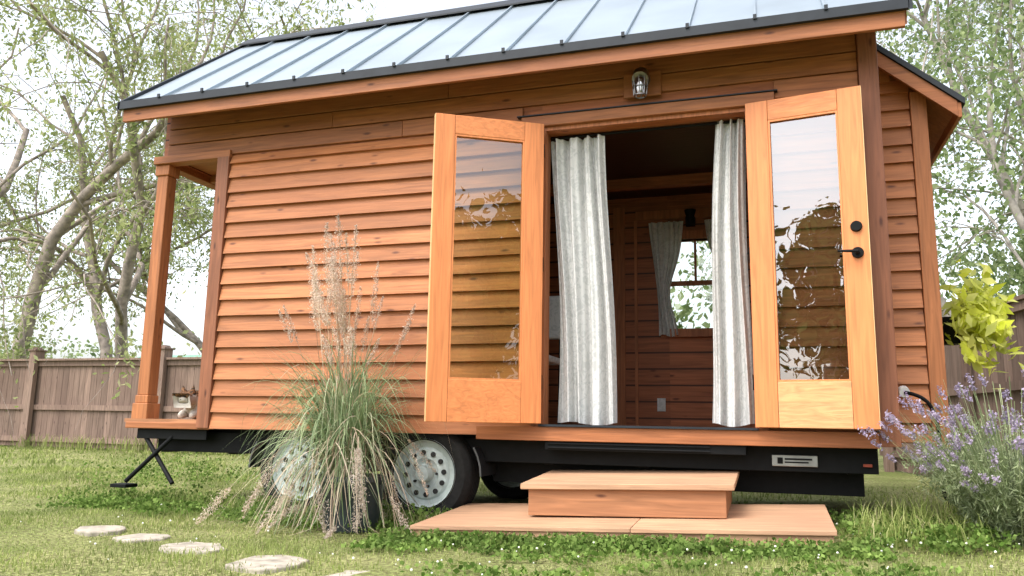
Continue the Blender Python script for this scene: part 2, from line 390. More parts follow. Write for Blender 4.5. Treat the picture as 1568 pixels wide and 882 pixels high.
for x0,x1 in ((-4.61,-4.592),(.767,.789)):
    for sgn in (1,-1):
        P=[(EY+.03,EZ-.14+.03*SL),(RY,RZ-.14),(RY,RZ-.058),(EY+.03,EZ-.058+.03*SL)]
        if sgn<0: P=[(WB-y,z) for y,z in P]
        mb.prism(P,'x',x0,x1)
mb.obj('rake_boards',M['trimx'],H)
# porch
mb=MB()
for y in (0.0,WB-.11):
    mb.prism([(-4.545,y),(-4.445,y),(-4.445,y+.10),(-4.545,y+.10)],'z',.80,2.51)
    mb.box(-4.565,-4.425,y-.018,y+.118,.62,.74); mb.box(-4.553,-4.437,y-.008,y+.108,.74,.80)
    mb.box(-4.56,-4.43,y-.013,y+.113,2.51,2.594)
mb.obj('porch_posts',M['post'],H,bevel=.006)
mb=MB(); y=0.0
while y<WB: mb.box(-4.62,-3.935,y-.02,y+.115,.60,.625); y+=.14
mb.obj('porch_deck',M['stepw'],H)
mb=MB(); mb.box(-4.458,-3.931,.082,WB-.1,2.66,2.68); 
for y in (.5,1.0,1.5): mb.box(-4.455,-3.935,y,y+.05,2.60,2.659)
mb.obj('porch_ceiling',M['trimx'],H)
# bump-out at end
mb=MB()
mb.prism([(.652,.56),(.985,.56),(.985,2.80),(.652,3.10)],'y',.503,1.6); mb.obj('bumpout_core',M['upper'],H)
mb=MB(); clap(mb,.667,.905,.565,2.86,.1165,.5); mb.box(.667,.80,.478,.5,2.864,2.99); mb.obj('bumpout_siding',M['siding'],H)
mb=MB(); mb.box(.907,1.0,.455,.60,.545,2.77); mb.obj('bumpout_trim',M['post'],H,bevel=.004)
bs=(3.075-2.66)/(1.168-.70)
def bz(x,t): return 3.075-(x-.70)*bs-t
mb=MB(); mb.prism([(.667,bz(.667,.03)),(1.155,bz(1.155,.03)),(1.155,bz(1.155,.075)),(.667,bz(.667,.075))],'y',.372,1.69)
mb.prism([(.667,bz(.667,.035)),(1.15,bz(1.15,.035)),(1.15,bz(1.15,.135)),(.667,bz(.667,.135))],'y',.35,.371)
mb.box(1.152,1.172,.352,1.70,bz(1.165,.125),bz(1.165,.033)); mb.obj('bumpout_fascia',M['trimx'],H)
mb=MB(); mb.prism([(.667,bz(.667,-.012)),(1.19,bz(1.19,-.012)),(1.19,bz(1.19,.03)),(.667,bz(.667,.03))],'y',.335,1.71); mb.obj('bumpout_roof',M['dark'],H)
mb=MB(); mb.cyl((.76,.46,.87),(.76,.40,.86),.035,.03); mb.obj('power_inlet',M['white'],H,smooth=True)
def curve(name,pts,r,mat,parent=None):
    cu=bpy.data.curves.new(name,'CURVE'); cu.dimensions='3D'; sp=cu.splines.new('NURBS'); sp.points.add(len(pts)-1)
    for p,q in zip(sp.points,pts): p.co=(*q,1)
    sp.use_endpoint_u=True; sp.order_u=3; cu.bevel_depth=r; cu.bevel_resolution=2
    o=bpy.data.objects.new(name,cu); COL.objects.link(o); cu.materials.append(mat)
    if parent:o.parent=parent
    return o
curve('power_cord',[(.76,.40,.86),(.82,.36,.85),(.90,.36,.78),(.93,.36,.6),(.90,.34,.3),(1.0,.3,.12),(1.4,.2,.13)],.011,M['black'],H)
mb=MB()
y0,y1=WB-.10,WB+.03
for a,b,c_,d in ((wx0-.07,wx0,wz0-.07,wz1+.07),(wx1,wx1+.07,wz0-.07,wz1+.07)): mb.box(a,b,y0,y1,c_,d)
mb.box(wx0,wx1,y0,y1,wz1,wz1+.07); mb.box(wx0,wx1,y0-.03,y1,wz0-.07,wz0)
mb.box(wx0,wx1,WB-.06,WB-.02,1.845,1.885)
mb.box(-.60,-.58,WB-.055,WB-.03,1.885,wz1)
mb.obj('window_frame',M['innertrim'],H)
mb=MB(); mb.box(wx0,wx1,WB-.05,WB-.046,wz0,wz1); mb.obj('window_pane',M['wglass'],H)
mb=MB(); mb.box(-1.30,-1.20,WB-.10,WB-.081,.62,2.57); mb.box(-1.10,.5,WB-.10,WB-.081,2.44,2.52); mb.box(-1.115,-1.09,WB-.099,WB-.081,.62,2.44)
mb.obj('interior_trim',M['innertrim'],H)
mb=MB(); mb.box(-.93,-.86,WB-.09,WB-.081,.76,.87); mb.box(-.915,-.875,WB-.094,WB-.09,.775,.855); mb.obj('outlet',M['cloth'],H)
mb=MB(); mb.cyl((-.62,WB-.12,2.50),(-.62,WB-.12,2.38),.05,.02); mb.box(-.66,-.58,WB-.14,WB-.081,2.36,2.44); mb.obj('reading_lamp',M['black'],H)
def curtain(name,xa,xb,xa2,xb2,z0,z1,y,folds,amp,parent,waist=None,ph=0.):
    nu,nv=110,30; U=np.linspace(0,1,nu); Vv=np.linspace(0,1,nv); P=np.zeros((nv,nu,3))
    for j,v in enumerate(Vv):
        a=xa2+(xa-xa2)*v; b=xb2+(xb-xb2)*v
        if waist: 
            wz,wf,side=waist; t=math.exp(-((v-wz)/.28)**2); mid=a if side<0 else b
            a=a+(mid-a)*wf*t; b=b+(mid-b)*wf*t
        uu=U+.03*np.sin(U*9+v*3+ph)
        P[j,:,0]=a+(b-a)*uu+.012*math.sin(v*5+ph)
        P[j,:,1]=y+amp*(1-.35*v)*np.sin(U*folds*2*math.pi+ph+.8*math.sin(v*3))+amp*.3*np.sin(U*folds*4.6*math.pi+v*2)
        P[j,:,2]=z0+(z1-z0)*v+(.01*np.sin(U*7+ph) if j==0 else 0)
    ii=np.arange(nu*nv).reshape(nv,nu)
    F=np.stack([ii[:-1,:-1],ii[:-1,1:],ii[1:,1:],ii[1:,:-1]],-1).reshape(-1,4)
    return link(name,np_mesh(name,P,F),M['cloth'],parent,smooth=True)
curtain('left_curtain',-1.355,-.975,-1.30,-.925,.645,2.53,.09,4,.045,H)
curtain('right_curtain',-.275,-.097,-.365,-.10,.65,2.55,.09,3,.04,H,ph=1.3)
curtain('window_left_curtain',-.97,-.66,-.90,-.72,1.40,2.40,WB-.14,5,.018,H,waist=(.35,.5,-1))
curtain('window_right_curtain',-.50,-.18,-.36,-.20,1.40,2.40,WB-.14,5,.018,H,waist=(.35,.5,1),ph=2)
curve('curtain_rod',[(-1.36,.09,2.54),(-.7,.09,2.545),(-.09,.09,2.54)],.008,M['black'],H)
# doors
def door(name,hx,hy,ang,wd,sgn,pale):
    D=empty(name,H)
    dx,dy=math.cos(ang)*sgn,-math.sin(ang)
    T=Matrix(((dx,-dy*sgn,0,hx),(dy,dx*sgn,0,hy),(0,0,1,0),(0,0,0,1)))
    th=.044; z0,z1=.640,2.578; st=.128; zb,zt=.895,2.452
    mb=MB(); mb.box(0,st,-th,0,z0,z1,T); mb.box(wd-st,wd-.002,-th,0,z0,z1,T); mb.obj('stiles',M['door'],D,bevel=.003)
    mb=MB(); mb.box(st+.0015,wd-st-.0015,-th+.001,-.001,zt,z1,T); 
    if not pale: mb.box(st+.0015,wd-st-.0015,-th+.001,-.001,z0,zb,T)
    mb.obj('rails',M['doorx'],D,bevel=.003)
    if pale: mb=MB(); mb.box(st+.0015,wd-st-.0015,-th+.001,-.001,z0,zb,T); mb.obj('bottom_rail',M['doorpale'],D,bevel=.003)
    mb=MB(); mb.box(wd-.0019,wd+.0015,-th+.002,-.002,z0+.001,z1-.001,T); mb.obj('edge',M['edge'],D)
    mb=MB(); s=.012
    for a in (-th+.004,-.016):
        mb.box(st+.001,st+s,a,a+.012,zb,zt,T); mb.box(wd-st-s,wd-st-.001,a,a+.012,zb,zt,T)
        mb.box(st+s,wd-st-s,a,a+.012,zb,zb+s,T); mb.box(st+s,wd-st-s,a,a+.012,zt-s,zt,T)
    mb.obj('glazing_bead',M['door'],D)
    mb=MB(); mb.add([(st+.002,-th/2,zb),(wd-st-.002,-th/2,zb),(wd-st-.002,-th/2,zt),(st+.002,-th/2,zt)],[(0,1,2,3)],T); mb.obj('glass',M['glassr' if pale else 'glass'],D)
    mb=MB()
    for z in (.85,1.6,2.36): mb.cyl((-.006,-.01,z),(-.006,-.01,z+.09),.008,.008,8,T)
    if pale:
        u=wd-.062
        for v0,sg in ((-th,-1),(0,1)):
            mb.cyl((u,v0,1.755),(u,v0+sg*.02,1.755),.032,.028,20,T); mb.cyl((u,v0,1.605),(u,v0+sg*.016,1.605),.032,.030,20,T)
            mb.cyl((u,v0+sg*.016,1.605),(u,v0+sg*.05,1.605),.012,.012,12,T); mb.cyl((u+.006,v0+sg*.05,1.605),(u-.10,v0+sg*.052,1.612),.010,.006,10,T)
    mb.obj('hardware',M['black'],D,smooth=True)
door('left_door',-1.378,-.066,R(31),.715,-1,False)
door('right_door',-.085,-.058,R(9),.645,1,True)
# wall lamp
LP=empty('wall_lamp'); lx,lz=-.722,2.80
mb=MB(); mb.box(lx-.12,lx+.12,-.045,-.0225,lz-.08,lz+.085); mb.obj('mounting_block',M['trimx'],LP,bevel=.004)
mb=MB(); mb.cyl((lx,-.045,lz+.03),(lx,-.075,lz+.03),.055,.045,24); mb.cyl((lx,-.085,lz+.05),(lx,-.13,lz-.0),.052,.052,24); mb.cyl((lx,-.06,lz+.03),(lx,-.11,lz+.03),.03,.03,16)
for i in range(8):
    a=i*math.pi/4; mb.cyl((lx+.050*math.cos(a),-.125+.050*math.sin(a),lz+.01),(lx+.040*math.cos(a),-.125+.040*math.sin(a),lz-.105),.0035,.0035,6)
for zz,rr in ((-.105,.042),(-.05,.049)): mb.lathe([(rr,zz),(rr,zz-.006),(rr-.006,zz-.006),(rr-.006,zz),(rr,zz)],(lx,-.125,lz),'z',20)
mb.obj('cast_housing',M['chrome'],LP,smooth=True)
mb=MB(); mb.lathe([(.0,-.10),(.028,-.095),(.036,-.06),(.036,0)],(lx,-.125,lz),'z'); mb.obj('glass_jar',M['jar'],LP,smooth=True)
mb=MB(); mb.lathe([(.0,-.07),(.018,-.06),(.022,-.04),(.010,-.01),(.01,.0)],(lx,-.125,lz),'z'); mb.obj('bulb',M['white'],LP,smooth=True)
# chair inside
CH=empty('chair'); cx,cy=-1.66,.55
mb=MB()
for dx in (-.2,.2):
    mb.cyl((cx+dx,cy-.18,.62),(cx+dx,cy-.18,1.06),.014); mb.cyl((cx+dx,cy+.2,.62),(cx+dx,cy+.24,1.56),.014)
mb.obj('frame',M['black'],CH)
mb=MB(); mb.box(cx-.22,cx+.22,cy-.2,cy+.2,1.06,1.11); mb.box(cx-.22,cx+.26,cy+.16,cy+.22,1.25,1.57); mb.obj('cushions',M['cloth'],CH,bevel=.02)
# ------------------------------------------------------------ trailer
WX=(-2.175,-3.12)
TR=empty('trailer')
mb=MB()
mb.box(-4.40,.56,.10,.14,.39,.534); mb.box(-4.45,.62,WB-.12,WB-.04,.35,.555)
mb.box(-4.45,.56,.141,WB-.13,.50,.555)
for x in np.arange(-4.4,.5,.6): mb.box(x,x+.06,.142,WB-.125,.38,.499)
mb.box(-1.80,.50,.30,.8,.25,.499)
mb.box(-1.35,-.15,-.03,.099,.48,.533)
mb.box(-1.33,-.35,-.042,-.031,.49,.50); mb.box(-1.33,-.35,-.042,-.031,.515,.525)
mb.cyl((-4.20,.02,.50),(-4.52,-.06,.17),.016); mb.cyl((-4.47,.04,.50),(-4.12,-.04,.17),.016); mb.box(-4.60,-4.46,-.12,.0,.13,.155)
mb.box(-4.52,-3.9,.01,.028,.48,.554)
for x in WX: mb.cyl((x,.1,.30),(x,WB-.1,.30),.035)
mb.obj('chassis',M['black'],TR,bevel=.003)
mb=MB()
for xc in WX:
    n=18
    for i in range(n):
        a0=math.pi*(.0+1.0*i/n); a1=math.pi*(.0+1.0*(i+1)/n); r=.40
        p=[(xc+r*math.cos(a0),.30+r*.92*math.sin(a0)),(xc+r*math.cos(a1),.30+r*.92*math.sin(a1)),(xc+(r-.012)*math.cos(a1),.30+(r-.012)*.92*math.sin(a1)),(xc+(r-.012)*math.cos(a0),.30+(r-.012)*.92*math.sin(a0))]
        if max(q[1] for q in p)<.53: mb.prism(p,'y',.0,.30)
mb.obj('fender',plain('dull_fender',(.10,.10,.105),rough=.4,metal=.8),TR)
for k,xc in enumerate(WX):
    yw=.0 if k==0 else .02
    for side in (0,1):
        c=(xc,yw if not side else WB-.25,.305)
        mb=MB(); prof=[(.215,.0),(.235,-.012),(.29,-.014),(.318,.01),(.328,.03)]
        for j in range(5): prof+=[(.328,.04+j*.03),(.318,.045+j*.03),(.318,.055+j*.03),(.328,.06+j*.03)]
        prof+=[(.318,.20),(.22,.215)]
        mb.lathe(prof,c,'y',48); mb.obj('tire_%d%d'%(k,side),M['rubber'],TR,smooth=True)
        mb=MB(); mb.lathe([(.225,-.014),(.225,-.006),(.212,.004),(.20,.03),(.17,.038),(.155,.022),(.10,.016),(.075,.03),(.062,.03)],c,'y',48)
        mb.lathe([(.062,.03),(.05,-.01),(.046,-.03),(.02,-.036),(.0,-.036)],c,'y',32)
        mb.obj('rim_%d%d'%(k,side),M['rim'],TR,smooth=True)
        mb=MB()
        for i in range(12):
            a=i*math.pi/6+.1; x_=c[0]+.135*math.cos(a); z_=c[2]+.135*math.sin(a); mb.cyl((x_,c[1]+.012,z_),(x_,c[1]+.03,z_),.017,.017,14)
        for i in range(5):
            a=i*2*math.pi/5; x_=c[0]+.085*math.cos(a); z_=c[2]+.085*math.sin(a); mb.cyl((x_,c[1]+.008,z_),(x_,c[1]+.03,z_),.009,.009,6)
        mb.obj('rim_holes_%d%d'%(k,side),M['hole'],TR)
mb=MB(); mb.box(-.01,.24,.08,.099,.42,.485); mb.obj('plate',M['chrome'],TR,bevel=.003)
mb=MB(); mb.box(.02,.05,.076,.0795,.435,.47); mb.box(.06,.21,.076,.0795,.457,.467); mb.box(.06,.19,.076,.0795,.440,.448); mb.obj('plate_text',M['black'],TR)
mb=MB(); mb.box(.48,.525,.08,.099,.43,.445); mb.obj('marker_light',plain('amber_lens',(.3,.05,.02)),TR)
# ------------------------------------------------------------ platform & step (on uneven ground)
WP=empty('wooden_platform')
def tilt(z0,sx,sy,x0,y0):
    return Matrix(((1,0,0,0),(0,1,0,0),(sx,sy,1,z0-sx*x0-sy*y0),(0,0,0,1)))
T=tilt(.076,.042,.045,-1.95,-.75)
mb=MB(); 
for (a,b,c_,d) in ((-1.91,-.70,-.76,.15),(-.697,.27,-.762,.152)): mb.box(a,b,c_,d,-.022,0,T)
mb.obj('top_panel',M['deck'],WP,bevel=.003)
mb=MB(); mb.box(-1.895,.255,-.745,-.71,-.085,-.023,T); mb.box(-1.895,-1.86,-.709,.14,-.085,-.023,T); mb.box(.22,.255,-.709,.14,-.085,-.023,T); mb.obj('frame_boards',M['deck'],WP)
ST=empty('wooden_step'); T=tilt(.304,.034,.06,-1.36,-.47)
mb=MB(); 
for (c_,d) in ((-.47,-.245),(-.241,-.01),(-.006,.22)): mb.box(-1.37,-.20,c_,d,-.032,0,T)
mb.obj('top_boards',M['deck'],ST,bevel=.004)
mb=MB(); mb.box(-1.33,-.245,-.44,-.40,-.178,-.033,T); mb.box(-1.33,-1.295,-.399,.20,-.178,-.033,T); mb.box(-.28,-.245,-.399,.20,-.178,-.033,T); mb.obj('risers',M['stepw'],ST,bevel=.003)
# ------------------------------------------------------------ flagstones
stones=[(-2.16,-1.68),(-2.76,-1.47),(-3.22,-1.29),(-3.66,-1.14),(-1.60,-1.84)]
for i,(x,y) in enumerate(stones):
    r=(.18,.16,.14,.14,.19)[i]
    mb=MB(); n=11; ang=[2*math.pi*k/n+random.uniform(-.2,.2) for k in range(n)]
    poly=[(x+r*random.uniform(.75,1.15)*math.cos(a)*1.1,y+r*random.uniform(.8,1.1)*math.sin(a)) for a in ang]
    mb.prism(poly,'z',-.03,.010); mb.obj('flagstone',M['stone'],None,bevel=.008)
# ------------------------------------------------------------ lawn blades
def blades(N,xr,yr,h,w,bend=.5):
    x=RNG.uniform(*xr,N); y=RNG.uniform(*yr,N)
    k=np.ones(N,bool)
    for sx,sy in stones: k&=((x-sx)**2+(y-sy)**2)>(.09+.07*RNG.random(N))**2
    k&=~((x>-1.92)&(x<.28)&(y>-.77)&(y<.2))
    k&=~((x>-4.3)&(x<.6)&(y>.25)&(y<1.9))
    dens=.6+.4*np.sin(x*5+np.sin(y*4)*2)*np.cos(y*6+x*2); k&=RNG.random(N)<dens
    x=x[k];y=y[k];N=len(x)
    hh=h*(.45+.9*RNG.random(N))*(.7+.5*np.sin(x*2.3+1)*np.sin(y*3.1)); th=RNG.uniform(0,2*np.pi,N); ln=hh*bend*RNG.random(N)*1.6
    P=np.zeros((N,3,3)); z=g(x)-.005
    for j,t in enumerate((0,.55,1)):
        P[:,j,0]=x+np.cos(th)*ln*t*t; P[:,j,1]=y+np.sin(th)*ln*t*t; P[:,j,2]=z+hh*(t-.15*t*t)
    ph=th+np.pi/2+RNG.uniform(-.6,.6,N); side=np.stack([np.cos(ph),np.sin(ph),np.zeros(N)],1)
    return strips(P,side,np.array([w,w*.8,w*.12]))
parts=[blades(90000,(-5.2,2.0),(-2.9,.4),.032,.0022),blades(20000,(-8,2.4),(.0,3.5),.045,.004),blades(12000,(-16,-4),(2,7.6),.07,.009),blades(20000,(-9,-4.2),(-1.2,3),.042,.0035)]
V,F=join_np(parts); link('lawn_grass',np_mesh('lawn_grass',V,F),M['lawn'])
N=300; x=RNG.uniform(-4.5,1.8,N); y=RNG.uniform(-2.4,.1,N); mb=MB()
for a,b_ in zip(x,y):
    if -2.0<a<.3 and b_>-.8: continue
    if RNG.random()<.3 or a>-1.6:
        r=random.uniform(.003,.0065); z=float(g(a))+random.uniform(.03,.05)
        mb.lathe([(0,-r),(r*.8,-r*.5),(r,0),(r*.7,r*.6),(0,r)],(a,b_,z),'z',6)
mb.obj('clover_flowers',M['petal'])
def tufts(specs,n,size):
    C=[]
    for (x0,x1,y0,y1,h,cnt) in specs:
        for _ in range(cnt):
            cx_,cy_=RNG.uniform(x0,x1),RNG.uniform(y0,y1); r=RNG.uniform(.03,.09); hh=h*RNG.uniform(.3,1)
            P=RNG.normal(size=(n,3))*[r,r,0]+[cx_,cy_,0]; P[:,2]=g(P[:,0])+.005+RNG.random(n)**.8*hh
            C.append(P)
    C=np.concatenate(C); return C[~((C[:,0]>-1.92)&(C[:,0]<.28)&(C[:,1]>-.78)&(C[:,1]<.17))]
C=tufts([(-2.0,.35,-.92,-.82,.065,130),(-2.0,.5,-1.15,-.92,.035,50),(-4.9,-1.95,-.25,.3,.13,100),(.34,1.0,-.8,.3,.11,70),(-1.9,.6,.25,.5,.10,60),(-3.2,-2.0,-.55,-.1,.07,60),(-4.8,-3.3,-.5,.2,.10,60),(-6.4,-4.75,.9,2.4,.28,36),(-1.5,1.2,-2.2,-1.2,.025,50)],42,.01)
V,F=leaves(C,.012,aspect=.8); link('clover_and_weeds',np_mesh('clover_and_weeds',V,F),M['weed'])
def tall(N,cx,cy,rx,ry,h,w=.0025,lean=.45):
    x=cx+RNG.uniform(-rx,rx,N); y=cy+RNG.uniform(-ry,ry,N); th=RNG.uniform(0,2*np.pi,N); hh=h*(.4+.8*RNG.random(N)); ln=hh*lean*(.3+RNG.random(N))
    K=5; P=np.zeros((N,K,3))
    for j,t in enumerate(np.linspace(0,1,K)):
        P[:,j,0]=x+np.cos(th)*ln*t**2; P[:,j,1]=y+np.sin(th)*ln*t**2; P[:,j,2]=g(x)+hh*(t-.25*t**3)
    side=np.stack([-np.sin(th),np.cos(th),0*th],1); return strips(P,side,w*np.array([1,1,.9,.6,.1]))
parts=[tall(450,.66,-.35,.28,.35,.20),tall(1000,-3.9,.05,.7,.15,.14),tall(500,-2.4,-.25,.5,.1,.12),tall(500,-.7,.28,1.2,.1,.12),tall(420,-.8,-.86,1.2,.06,.08),tall(900,-9,7.2,5,.2,.35,.006),tall(400,.85,.1,.3,.2,.25)]
V,F=join_np(parts); link('tall_grass',np_mesh('tall_grass',V,F),M['lawn'])
# ------------------------------------------------------------ potted ornamental grass
PG=empty('potted_ornamental_grass'); px,py=-2.50,-.45
mb=MB(); mb.lathe([(.0,.0),(.15,.0),(.17,.10),(.19,.27),(.205,.29),(.205,.32),(.185,.32),(.175,.27),(.0,.26)],(px+.06,py,-.01),'z',36); mb.obj('pot',M['pot'],PG,smooth=True)
def arch(N,vz,gz,vh,K=10,r0=.12,zb=.30,w=.0032,minz=.015,lx_=-.06,pw=2.2):
    th=RNG.uniform(0,2*np.pi,N); rr=r0*np.sqrt(RNG.random(N)); t0=RNG.uniform(0,2*np.pi,N)
    bx=px+rr*np.cos(t0); by=py+rr*np.sin(t0)
    a=RNG.uniform(*vz,N); b_=RNG.uniform(*gz,N); c_=RNG.uniform(*vh,N); tw=RNG.normal(0,.35,N); kk=RNG.uniform(.8,1.5,N)
    P=np.zeros((N,K,3))
    for j,t in enumerate(np.linspace(0,1,K)):
        an=th+tw*t; P[:,j,0]=bx+np.cos(an)*c_*t**kk+lx_*t; P[:,j,1]=by+np.sin(an)*c_*t**kk; P[:,j,2]=np.maximum(zb+a*t-b_*t**pw,minz+.02*RNG.random(N))
    side=np.stack([-np.sin(th),np.cos(th),RNG.normal(0,.25,N)],1); side/=np.linalg.norm(side,axis=1)[:,None]
    prof=w*np.clip(np.minimum(np.linspace(.7,2.5,K),np.linspace(2.6,.1,K)),.08,1)
    return P,side,prof
parts=[strips(*arch(640,(.75,1.35),(.35,1.05),(.12,.62))),strips(*arch(260,(.9,1.6),(.9,1.6),(.25,.68),pw=2.6)),strips(*arch(90,(.4,.8),(.7,1.2),(.3,.6)))]
V,F=join_np(parts); link('leaves',np_mesh('leaves',V,F),M['oblade'],PG)
parts=[strips(*arch(120,(.5,1.1),(.9,1.6),(.3,.75),w=.0035))]
P,sd_,_=arch(42,(1.0,1.72),(.05,.25),(.05,.46),K=9,w=.0016); st=strips(P,sd_,np.full(9,.0020)); parts.append(st)
P2,s2,_=arch(26,(.5,1.2),(.9,1.6),(.35,.80),K=9,w=.0016); parts.append(strips(P2,s2,np.full(9,.002)))
V,F=join_np(parts); link('dry_stems',np_mesh('dry_stems',V,F),M['straw'],PG)
C=[]
for PP in (P,P2):
    for i in range(len(PP)):
        big=random.random()<.4
        a,b_=PP[i,-3],PP[i,-1]; n=420 if big else 220; t=RNG.random(n)[:,None]; rad=(.024 if big else .012)*np.sin(np.pi*np.clip(t,.03,1)**.8)**.6+.003
        C.append(a+(b_-a)*t+RNG.normal(size=(n,3))*rad*.62)
V,F=leaves(np.concatenate(C),.0075,aspect=.28,hang=-1); link('plumes',np_mesh('plumes',V,F),M['plume'],PG)
# ------------------------------------------------------------ lavender
LV=empty('lavender_bush'); lx0,ly0=1.12,-.36; zg=float(g(lx0))
N=780; th=RNG.uniform(0,2*np.pi,N); ps=np.sqrt(RNG.random(N))*1.0; Ls=RNG.uniform(.42,.84,N)
K=7; P=np.zeros((N,K,3)); b0=RNG.uniform(0,.14,N)
for j,t in enumerate(np.linspace(0,1,K)):
    hr=b0+Ls*np.sin(ps)*t**1.1*.85; P[:,j,0]=lx0+np.cos(th)*hr; P[:,j,1]=ly0+np.sin(th)*hr; P[:,j,2]=zg+Ls*np.cos(ps*.85)*t*1.0-.04*ps*t*t
side=np.stack([-np.sin(th),np.cos(th),0*th],1); V,F=strips(P,side,np.full(K,.0016)); link('stems',np_mesh('stems',V,F),M['lavleaf'],LV)
n=44; t=RNG.random((N,n))*.74+.03
idx=(t*(K-1)); i0=idx.astype(int); fr=(idx-i0)[...,None]; ar=np.arange(N)[:,None]
C=P[ar,i0]*(1-fr)+P[ar,i0+1]*fr+RNG.normal(size=(N,n,3))*.014
V,F=leaves(C.reshape(-1,3),.017,aspect=.16,hang=-.8); link('foliage',np_mesh('foliage',V,F),M['lavleaf'],LV)
sel=RNG.random(N)<.24; Q=P[sel]; n=44; t=RNG.random((len(Q),n)); a=Q[:,-2,None,:]*.35+Q[:,-1,None,:]*.65; b_=Q[:,-1,None,:]+(Q[:,-1,None,:]-Q[:,-2,None,:])*.10
C=a+(b_-a)*(np.round(t*5)/5)[...,None]+RNG.normal(size=(len(Q),n,3))*.007
V,F=leaves(C.reshape(-1,3),.0075,aspect=.6); link('flowers',np_mesh('flowers',V,F),M['lavflower'],LV)
# ------------------------------------------------------------ hanging plant
HB=empty('hanging_plant'); hx,hy,hz=1.28,.92,1.39
mb=MB(); mb.lathe([(0,-.17),(.07,-.17),(.11,-.02),(.115,0),(.0,-.01)],(hx-.14,hy+.05,hz-.02),'z',24); mb.box(.99,1.02,hy-.05,hy+.05,hz-.1,hz+.25); mb.box(1.0,1.14,hy-.01,hy+.01,hz-.05,hz-.03); mb.obj('basket',M['black'],HB)
N=520; C=np.array([hx+.0,hy-.10,hz-.02])+RNG.normal(size=(N,3))*[.085,.08,.125]; C[:,2]-=.4*np.abs(C[:,0]-hx)
V,F=leaves(C,.055,aspect=.42,hang=.9); link('leaves',np_mesh('leaves',V,F),M['lime'],HB)
# ------------------------------------------------------------ fences
mb=MB(); x=-24.
while x<1.2:
    mb.box(x,x+.135,7.5,7.52,.03,1.70+random.uniform(-.004,.004)); x+=.142
for z0,z1 in ((.12,.22),(.74,.84),(1.60,1.70)): mb.box(-24,1.2,7.455,7.498,z0,z1)
mb.box(-24,1.2,7.40,7.57,1.705,1.745)
px_=[-10.9-3.15*i for i in range(5)]+[-10.9+3.15*i for i in range(1,4)]
for x in px_:
    mb.box(x-.075,x+.075,7.36,7.454,0,1.90); mb.box(x-.075,x+.075,7.454,7.58,1.747,1.90)
    mb.box(x-.10,x+.10,7.33,7.61,1.902,1.93); mb.prism([(x-.07,1.931),(x+.07,1.931),(x+.03,1.98),(x-.03,1.98)],'y',7.40,7.54)
mb.obj('wooden_fence',M['fence'])
mb=MB(); p0=Vector((1.38,6.9,0)); p1=Vector((2.85,-1.0,0)); d=(p1-p0); Lf=d.length; d.normalize(); nn=Vector((-d.y,d.x,0))
T=Matrix(((d.x,nn.x,0,p0.x),(d.y,nn.y,0,p0.y),(0,0,1,.1),(0,0,0,1)))
s=0
while s<Lf: mb.box(s,s+.135,0,.02,.03,1.66,T); s+=.142
for z0,z1 in ((.2,.28),(.9,.98),(1.58,1.66)): mb.box(0,Lf,-.04,-.002,z0,z1,T)
mb.box(0,Lf,-.06,.07,1.665,1.70,T)
for s in np.arange(.5,Lf,2.4): mb.box(s-.05,s+.05,-.13,-.041,0,1.82,T)
mb.obj('wooden_fence',M['fence'])
# ------------------------------------------------------------ trees
class Tree:
    def __init__(s,seed): s.r=random.Random(seed); s.tv=[];s.tf=[];s.tips=[]
    def tube(s,pts,rads,n=6):
        o=len(s.tv); prev=None
        for i,p in enumerate(pts):
            d=(pts[min(i+1,len(pts)-1)]-pts[max(i-1,0)]).normalized(); u=(prev-d*prev.dot(d)).normalized() if prev else d.orthogonal().normalized(); prev=u; w_=d.cross(u)
            for k in range(n):
                a=2*math.pi*k/n; s.tv.append(p+u*(rads[i]*math.cos(a))+w_*(rads[i]*math.sin(a)))
        for i in range(len(pts)-1):
            for k in range(n): s.tf.append([o+i*n+k,o+i*n+(k+1)%n,o+(i+1)*n+(k+1)%n,o+(i+1)*n+k])
    def grow(s,p,d,L,r,lev,maxlev,kids,curl,upb,droop):
        R_=s.r; n=8 if lev<2 else 5; pts=[p.copy()]; rads=[r]; q=p.copy(); dd=d.copy()
        for i in range(n):
            dd=(dd+Vector((R_.gauss(0,curl),R_.gauss(0,curl),R_.gauss(0,curl)))+Vector((0,0,upb if lev<maxlev-1 else -droop))).normalized()
            q=q+dd*(L/n); pts.append(q.copy()); rads.append(r*(1-.6*(i+1)/n) if lev<maxlev else r*(1-.8*(i+1)/n))
        s.tube(pts,rads,8 if lev==0 else (6 if lev==1 else 4))
        if lev>=maxlev-1: s.tips.append(pts)
        if lev==maxlev: return
        for k in range(kids[lev]):
            t=R_.uniform(.32 if lev==0 else .2,1.0); i=min(int(t*n),n-1); pp=pts[i].lerp(pts[i+1],t*n-i)
            base=(pts[i+1]-pts[i]).normalized(); a=R_.uniform(0,2*math.pi); o=base.orthogonal().normalized(); o.rotate(Matrix.Rotation(a,3,base))
            sp=R_.uniform(.5,1.15); nd_=(base+o*sp).normalized()
            s.grow(pp,nd_,L*R_.uniform(.45,.68),rads[i]*R_.uniform(.38,.58),lev+1,maxlev,kids,curl*1.15,upb,droop)
